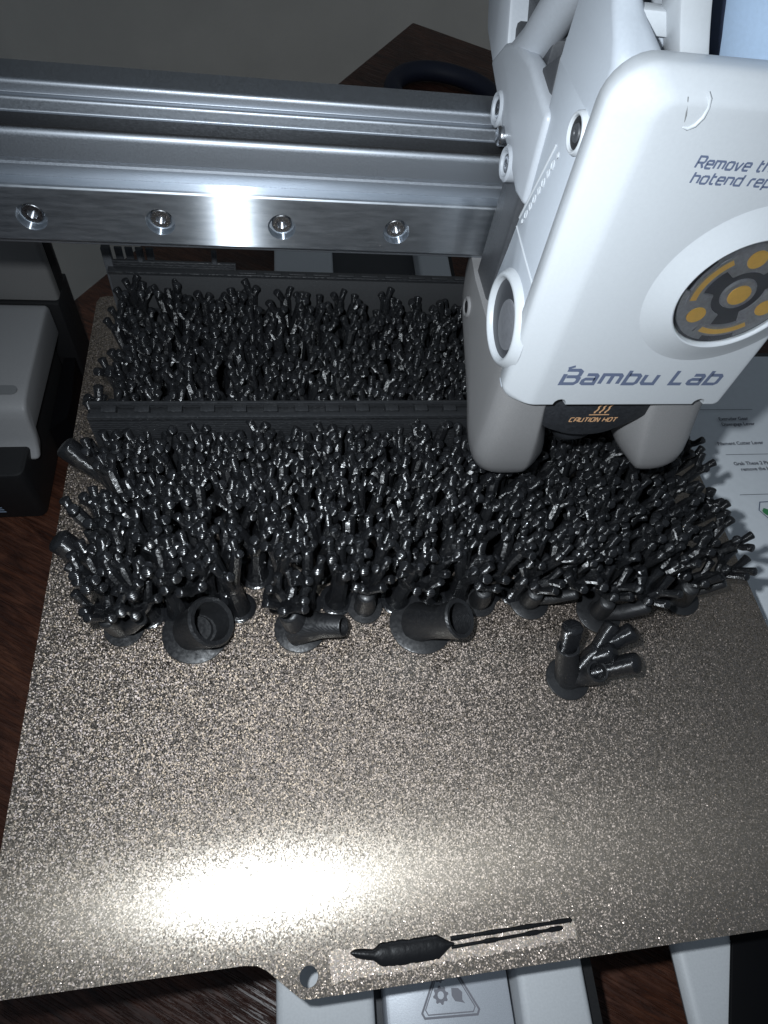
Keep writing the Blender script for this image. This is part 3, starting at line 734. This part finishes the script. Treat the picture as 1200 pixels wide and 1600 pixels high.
m = MB(); m.box(X0, X1, 124.6, 128.5, 85.05, 85.35); m.build('belt', M['black'], arm, AO)

# =================================================================== PRINT HEAD
hd = thing('print_head', 'white print head with grey ducts, round fan window and lettering, right of the arm', 'print head', (120.5, 100, 60)); HD = (120.5, 100, 60)
def hb_(mb, nm, mt, par=None, **kw):
    return mb.build(nm, M[mt], par or hd, HD, **kw)
# front cover: rounded box whose left and top rims are softly rounded; two nicks in the lower edge
def cover_ring(y, ins, insb, rs):
    x0, x1, z0, z1 = 97.3 + ins, 144.6 - ins * .38, 58.6 + insb, 117.4 - ins * .55
    sh = lambda x, z: (x - 1.6 * (z - 60) / 57 + .9, y, z)         # stands a touch askew
    out = [(x, z) for x, z in rrect(x0, x1, z0, z1, [max(.5, r - ins * .6) for r in rs], 8)]
    res = []
    for i, (x, z) in enumerate(out):
        res.append((x, z))
        if i == 8:                                                  # along the bottom edge
            for cx in (108.6, 138.2):
                for a in (180, 150, 120, 90, 60, 30, 0): res.append((cx + 1.35 * math.cos(R(a)), z0 + 1.5 * math.sin(R(a))))
    return [sh(x, z) for x, z in res]
rs = [3.2, 4.5, 5, 6.0]; rings = [cover_ring(91.4, .5, .2, rs), cover_ring(90.9, .05, .05, rs), cover_ring(89.0, 0, 0, rs)]
for y_, i_ in ((88.5, 0), (88.0, .12), (87.5, .5), (87.0, 1.3), (86.2, 3.0), (85.75, 4.1), (85.4, 5.0), (85.22, 5.7), (85.17, 6.4), (85.169, 7.8), (85.168, 8.4)): rings.append(cover_ring(y_, i_, i_ * .14, rs))
m = MB(); m.loft(rings, True, True); cov = hb_(m, 'front_cover', 'white_gloss', smooth=50)
FY = 85.17
def PF(ox, oz, y=FY): return lambda a, b, l=0: (ox + a, y - l - .02, oz + b)
techno('Bambu Lab', PF(107.6, 65.3), 3.5, .80, 32.0, .06, .34).build('logo', M['ink'], cov, HD)
m = MB(); P = PF(107.6, 65.3); ribbon(m, [(.1, 4.0), (1.3, 4.5)], .55, P, .02); hb_(m, 'logo_leaf', 'ink', cov)
techno('Remove the', PF(111.2, 106.6), 1.5, .30, 12.3, .05, .28).build('notice_line', M['ink'], cov, HD)
techno('hotend rep', PF(111.7, 104.5), 1.5, .30, 12.0, .05, .28).build('notice_line', M['ink'], cov, HD)
# finger nick near the top edge
ny = lambda z: FY + .05 + (max(0, z - 112.6) ** 1.6) * .055
m = MB(); m.tube([(x, ny(z), z) for x, z in ((108.0, 115.6), (108.6, 114.9), (108.85, 113.9), (108.75, 112.8), (108.2, 111.8), (107.4, 111.35), (106.7, 111.5))], [.12, .2, .26, .28, .28, .24, .12], 10)
hb_(m, 'nick', 'white_gloss', cov, smooth=60)
m = MB(); m.tube([(x, ny(z) - .02, z) for x, z in ((105.6, 114.9), (106.0, 113.9), (106.35, 112.9), (106.6, 112.1))], [.05, .12, .13, .05], 6); hb_(m, 'nick_shade', 'slot', cov)  # dark sliver painting the shade in the nick's cleft

# round fan window
RC = (130.1, FY, 87.0); AX = (0, -1, 0)
m = MB(); m.lathe([(16.5, -.3), (15.2, .08), (13.8, .5), (12.4, 1.05), (11.2, 1.45), (10.75, 1.62), (10.5, 1.5), (10.35, 1.1), (10.3, .02)], RC, AX, 64, False); hb_(m, 'window_rim', 'white_gloss')
m = MB(); m.lathe([(10.29, .05), (.01, .05)], RC, AX, 48, False); fan = hb_(m, 'fan', 'fan_dark')
def PW(a, b, l=0): return (RC[0] + a, FY - .5 - l, RC[2] + b)
for i in range(3):
    a0 = 99 + 120 * i
    m = MB(); lo = []; arc = [(9.7, a0 - 42 + 84 * q / 12) for q in range(13)] + [(4.3, a0 + 35 - 70 * q / 8) for q in range(9)]
    pl = [(r * math.cos(R(a)), r * math.sin(R(a))) for r, a in arc]
    m.loft([[(RC[0] + x, FY - .1, RC[2] + z) for x, z in pl], [(RC[0] + x, FY - .62, RC[2] + z) for x, z in pl]]); hb_(m, 'blade', 'fan', fan, bevel=.15)
    m = MB(); c = (6.7 * math.cos(R(a0)), 6.7 * math.sin(R(a0)))
    m.lathe([(1.55, 0), (1.55, .16), (.01, .17)], (RC[0] + c[0], FY - .63, RC[2] + c[1]), AX, 24); hb_(m, 'yellow_dot', 'yellow', fan)
    m = MB(); ribbon(m, [(7.6 * math.cos(R(a)), 7.6 * math.sin(R(a))) for a in [a0 + 29 + 62 * q / 14 for q in range(15)]], 1.05, lambda a, b, l=0: (RC[0] + a, FY - .84, RC[2] + b)); hb_(m, 'yellow_arc', 'yellow', fan)
    m = MB(); pl = [(r * math.cos(R(a)), r * math.sin(R(a))) for r, a in [(8.6, a0 + 24 + 72 * q / 10) for q in range(11)] + [(6.5, a0 + 96 - 72 * q / 10) for q in range(11)]]
    m.loft([[(RC[0] + x, FY - .1, RC[2] + z) for x, z in pl], [(RC[0] + x, FY - .82, RC[2] + z) for x, z in pl]]); hb_(m, 'arc_rib', 'fan', fan)
m = MB(); m.lathe([(2.9, 0), (2.7, .5), (.01, .5)], (RC[0], FY - .1, RC[2]), AX, 32); hb_(m, 'hub', 'fan', fan)
m = MB(); m.lathe([(1.85, 0), (1.85, .2), (.01, .2)], (RC[0], FY - .6, RC[2]), AX, 28); hb_(m, 'yellow_dot', 'yellow', fan)
m = MB(); m.lathe([(10.28, .9), (9.5, 1.5), (6.5, 1.85), (3, 2.0), (.01, 2.02)], RC, AX, 48, False); hb_(m, 'lens', 'lens', fan)

# body behind the cover
m = MB(); m.prism([(88.6, 60.2), (98, 61.5), (108.2, 67.6), (106.6, 78), (105.6, 87), (106.8, 96), (109.6, 107), (110, 111), (91.5, 111), (91.5, 62), (88.6, 61)], 'x', 98.2, 142.6)
body = hb_(m, 'body_shell', 'white', bevel=.8)
m = MB(); m.tube([(98.2, 88.6, 81.8), (98.2, 98, 82.6), (98.2, 105.4, 83.4)], .2, 6); hb_(m, 'seam_ridge', 'white_gloss', body)
# left pillar going up past the cover
rg = []
for z, x0, x1, yf in ((108, 98.08, 106, 89.7), (114.5, 98.06, 105.6, 90.4), (116.5, 98.0, 104.2, 92.4), (118.5, 98.0, 102.4, 95.8), (121, 97.8, 101.2, 99), (130, 97.2, 100.7, 102), (150, 96.0, 99.6, 104)):
    rg.append([(x, y, z) for x, y in rrect(x0, x1, yf, 109.4, [min(2.6, (x1 - x0) * .6), min(1.8, (x1 - x0) * .35), .4, .4], 6)])
m = MB(); m.loft(rg); hb_(m, 'pillar', 'white', smooth=50)
# side screw hole
HC = (97.7, 94.6, 105.2)
m = MB(); m.lathe([(2.9, -.6), (2.8, .1), (2.6, .4), (2.4, .45), (2.2, .3), (2.1, -.4)], HC, (-1, 0, 0), 36, False); sh = hb_(m, 'screw_boss', 'white_gloss')
m = MB(); m.lathe([(2.1, .02), (.01, .02)], HC, (-1, 0, 0), 28, False); hb_(m, 'screw_hole', 'black', sh)
m = MB(); m.lathe([(1.25, .05), (1.1, .28), (.5, .3), (.4, .12), (.01, .12)], HC, (-1, 0, 0), 20, False); hb_(m, 'screw', 'dgrey', sh)
# raised line and marks beside it
m = MB(); m.tube([(98.1, 100.6, 100.2), (98.1, 105.2, 85.2)], .22, 6); hb_(m, 'raised_line', 'white_gloss', body)
m = MB(); q = random.Random(4)
for i in range(9):
    t = i / 8; c = Vector((98.1, 98.9 + 4.9 * t, 99.6 - 14.2 * t)); e = Vector((0, .5, .15))
    rr_ = .55 if i in (0, 8) else .85
    ring_ = [c + Vector((0, .55 * math.cos(a) * rr_, .8 * math.sin(a) * rr_)) for a in [6.283 * j / 8 for j in range(8 if i % 2 else 6)]]
    m.tube(ring_ + ring_[:1], .11, 5)
hb_(m, 'raised_marks', 'white_gloss', body)
# side fan ring
FC = (98.3, 96.6, 70.3)
def ell(rad_y, rad_z, x, n=44): return [(x, FC[1] + rad_y * math.cos(2 * math.pi * k_ / n) + .0, FC[2] + rad_z * math.sin(2 * math.pi * k_ / n)) for k_ in range(n)]
m = MB(); m.loft([ell(9.6, 9.0, 98.6), ell(9.0, 8.4, 97.6), ell(8.5, 7.9, 97.0), ell(8.1, 7.5, 96.85), ell(7.7, 7.1, 97.0), ell(7.5, 6.9, 98.1)], False, False); ring = hb_(m, 'fan_ring', 'white_gloss', smooth=60)
m = MB(); m.add(ell(7.6, 7.0, 98.02), [tuple(range(44))]); hb_(m, 'fan_well', 'fan_dark', ring)
m = MB(); m.lathe([(4.6, 0), (4.5, .2), (4.0, .3), (.01, .32)], (98.0, FC[1] - 1.6, FC[2]), (-1, 0, 0), 32); hb_(m, 'fan_hub', 'fan', ring)
# ducts
def duct_l():
    lv = []
    for z, by, ins, y_add, inn in ((63, 132, 0, .6, 0), (57, 132, 0, .3, .5), (53, 131, 0, .1, 2.2), (50.5, 124, 0, 0, 3.2), (48, 115, 0, 0, 4.4), (45.5, 107, 0, .1, 5.4), (42.5, 101, .1, .3, 6.6), (39.5, 98, .8, .7, 7.6), (37.2, 96.3, 1.8, 1.4, 8.0), (35.5, 95.0, 3.4, 2.5, 7.4), (34.5, 93.8, 5.2, 3.6, 6.4)):
        fy = 86.4 + y_add; xin = 108.4 + inn; x0 = 97.9 + ins
        pl = [(x0, by), (x0, fy + 4.6), (x0 + .8, fy + 2.0), (x0 + 3.4, fy + .1), (107.2 + inn * .35, fy), (108.2 + inn * .45, fy + .2), (xin, fy + 2.2 + inn * .30), (xin + .3, fy + 5 + inn * .25), (xin - 1, by - .4)]
        lv.append([(p.x, p.y, 63 - (63 - z) * 1.15) for p in chaikin([Vector(q_) for q_ in pl], 2)])
    mm_ = MB(); mm_.loft(lv); return mm_
def duct_r():
    lv = []
    for z, by, xr, xb, xo, fy in ((63, 122, 131.4, 127.6, 144.2, 87), (57, 120, 131.5, 127.8, 144.2, 86.5), (52, 114, 132.4, 128.4, 145.0, 85.8), (47, 107, 133.6, 129.4, 146.0, 85.0), (43, 102, 134.8, 130.8, 146.6, 84.5), (40, 99, 135.8, 132.2, 146.6, 84.4), (38, 97, 136.6, 133.4, 146.0, 84.8), (36.5, 95.6, 137.4, 135.0, 144.9, 85.6), (35.5, 94.6, 138.4, 136.8, 143.4, 86.8), (35.1, 93.4, 139.4, 138.4, 142.0, 88.2)):
        pl = [(xb, by), (xb, fy + 8), (xb + .6, fy + 5.5), (xr - .9, fy + .7), (xr + .6, fy - .1), (xo - 3.6, fy), (xo - .7, fy + 1.6), (xo, fy + 4.2), (xo, by)]
        lv.append([(p.x, p.y, z) for p in chaikin([Vector(q_) for q_ in pl], 2)])
    mm_ = MB(); mm_.loft(lv); return mm_
d1 = hb_(duct_l(), 'cooling_duct', 'duct', smooth=70)
d2 = hb_(duct_r(), 'cooling_duct', 'duct', smooth=70)
m = MB(); m.lathe([(2.3, -1.6), (2.3, .35), (1.9, .6), (1.5, .5), (1.4, -.2), (.01, -.2)], (98.0, 116.8, 55.8), (-1, 0, 0), 28, False); hb_(m, 'duct_boss', 'duct', d1)
m = MB(); m.lathe([(1.42, 0), (1.3, .35), (.01, .4)], (97.9, 116.8, 55.8), (-1, 0, 0), 20, False); hb_(m, 'screw', 'black', d1)
# hot end with its silicone sock
m = MB(); so = chaikin([Vector(q_) for q_ in ((107.8, 60), (107.8, 53.5), (109.5, 50.2), (114, 48.3), (117.5, 47.2), (124, 47.4), (128, 50.6), (131.5, 53.2), (134, 58), (134, 60))], 2)
m.prism([(p.x, p.y) for p in so], 'y', 87.2, 97); sock = hb_(m, 'silicone_sock', 'silicone', bevel=.6)
m = MB(); m.lathe([(5.5, 0), (5.5, 5), (2.4, 9.5), (1.2, 10.5), (.5, 12)], (121, 95.5, 47.5), (0, 0, -1), 24); hb_(m, 'nozzle', 'silicone')
PS = lambda a, b, l=0: (115.0 + a, 87.16 - l, 51.9 + b)
techno('CAUTION HOT', PS, 1.2, .24, 10.3, .08, .30).build('caution_text', M['gold'], sock, HD)
m = MB(); ribbon(m, [(3.6, 2.1), (8.0, 2.15)], .28, PS)
for i in range(3):
    x = 4.6 + i * 1.15; ribbon(m, [(x, 2.6), (x - .1, 3.0), (x + .25, 3.5), (x + .35, 4.0), (x + .2, 4.5), (x + .7, 5.3)], .36, PS, .012)
hb_(m, 'heat_symbol', 'gold', sock)
# right flank of the head seen past the cover is the cover itself; carriage behind
m = MB(); m.prism([(110.2, 62), (120.6, 62), (120.6, 90), (139.5, 90.6), (146.5, 97), (147.6, 101), (150, 128), (146, 134), (143, 128), (141, 104), (122, 100), (112, 108), (110.2, 100)], 'x', 99.0, 141.5)
car = hb_(m, 'carriage', 'dgrey', bevel=.8)  # dark grey puts the shaded interior behind the opening into the colour
m = MB(); m.tube([(100.6, 131.5, 98.6), (100.6, 126, 104.0), (100.6, 117, 116), (100.6, 109, 128)], [3.3, 3.2, 3.3, 3.6], 14); hb_(m, 'carriage_arm', 'rear', car)
m = MB(); m.prism([(139, 94.2), (147, 96.5), (151, 100.5), (158, 116), (166, 140), (152, 140), (143, 112), (133, 99.8)], 'x', 97.5, 141); hb_(m, 'side_plate', 'rear', car, bevel=.8)
m = MB(); m.prism([(104, 88), (109, 87.2), (116.5, 89.3), (122, 89.8), (140, 94.4), (134, 100.0), (127, 102.8), (119, 103.4), (106, 101.8)], 'x', 97.3, 100.6); hb_(m, 'side_leg', 'rear', car, bevel=1.0, seg=3)
m = MB(); m.box(101, 140, 121, 140, 101, 106); hb_(m, 'inner_block', 'dgrey', car, bevel=.5)
for (y, z) in ((128.5, 91.5), (116.5, 88.2)):
    m = MB(); m.lathe([(3.0, -2.0), (3.0, .3), (2.6, .7), (2.1, .6), (1.9, -.3), (.01, -.3)], (97.5, y, z), (-1, 0, 0), 28, False); bo = hb_(m, 'pulley_boss', 'rear', car)
    m = MB(); m.lathe([(1.8, 0), (1.5, .5), (.7, .55), (.01, .2)], (97.7, y, z), (-1, 0, 0), 20, False); hb_(m, 'screw', 'screw', car)
m = MB(); m.tube([(98.0, 122.5, 89.8), (96.8, 122.5, 89.8)], 1.7, 14); hb_(m, 'pulley_pin', 'screw', car)
# open top: shelf, ribs, hub
m = MB(); m.box(103.5, 142.5, 91.5, 94.2, 111.2, 116.0); hb_(m, 'top_shelf', 'slot', bevel=.5)
m = MB(); m.box(102, 142, 94.4, 109, 111.1, 111.8); hb_(m, 'cavity_floor', 'dgrey')
m = MB(); m.box(101.5, 110.5, 97, 99.5, 116.4, 119.2); hb_(m, 'cavity_panel', 'white_gloss', bevel=.3)
m = MB(); m.box(101, 142, 108.5, 110, 111.9, 150); hb_(m, 'cavity_wall', 'rear', bevel=.3)
m = MB(); m.box(105.0, 107.8, 98.5, 100, 111.9, 116.2); hb_(m, 'rib', 'white', bevel=.3)
m = MB(); m.tube([(104.5, 99.5, 116.3), (107, 99.5, 114.8), (109.5, 99.5, 116.3)], .9, 10); hb_(m, 'clip', 'dgrey')
rg = []
for i in range(13):
    t = i / 12; z = 114 + 22 * t; xx = 107.6 - 13 * t + 3.2 * t * t; rg.append([(xx, 92.2, z), (xx + 4.2, 92.2, z), (xx + 4.2, 99, z), (xx, 99, z)])
m = MB(); m.loft(rg); hb_(m, 'rib', 'white_gloss', bevel=.4)
rg = []
for i in range(9):
    t = i / 8; z = 111.9 + 24 * t; xx = 115.2 - 13 * t + 3 * t * t; rg.append([(xx, 100, z), (xx + 2.6, 100, z), (xx + 2.6, 108, z), (xx, 108, z)])
m = MB(); m.loft(rg); hb_(m, 'rib', 'navy')  # navy slab standing in for the dark, shaded gap beside the hub
m = MB(); m.lathe([(10.2, -1), (11.3, .4), (11.6, 3), (11.6, 36)], (129.4, 102.6, 112.4), (-.42, 0, 1), 40); hb_(m, 'wire_hub', 'bluew', smooth=50)
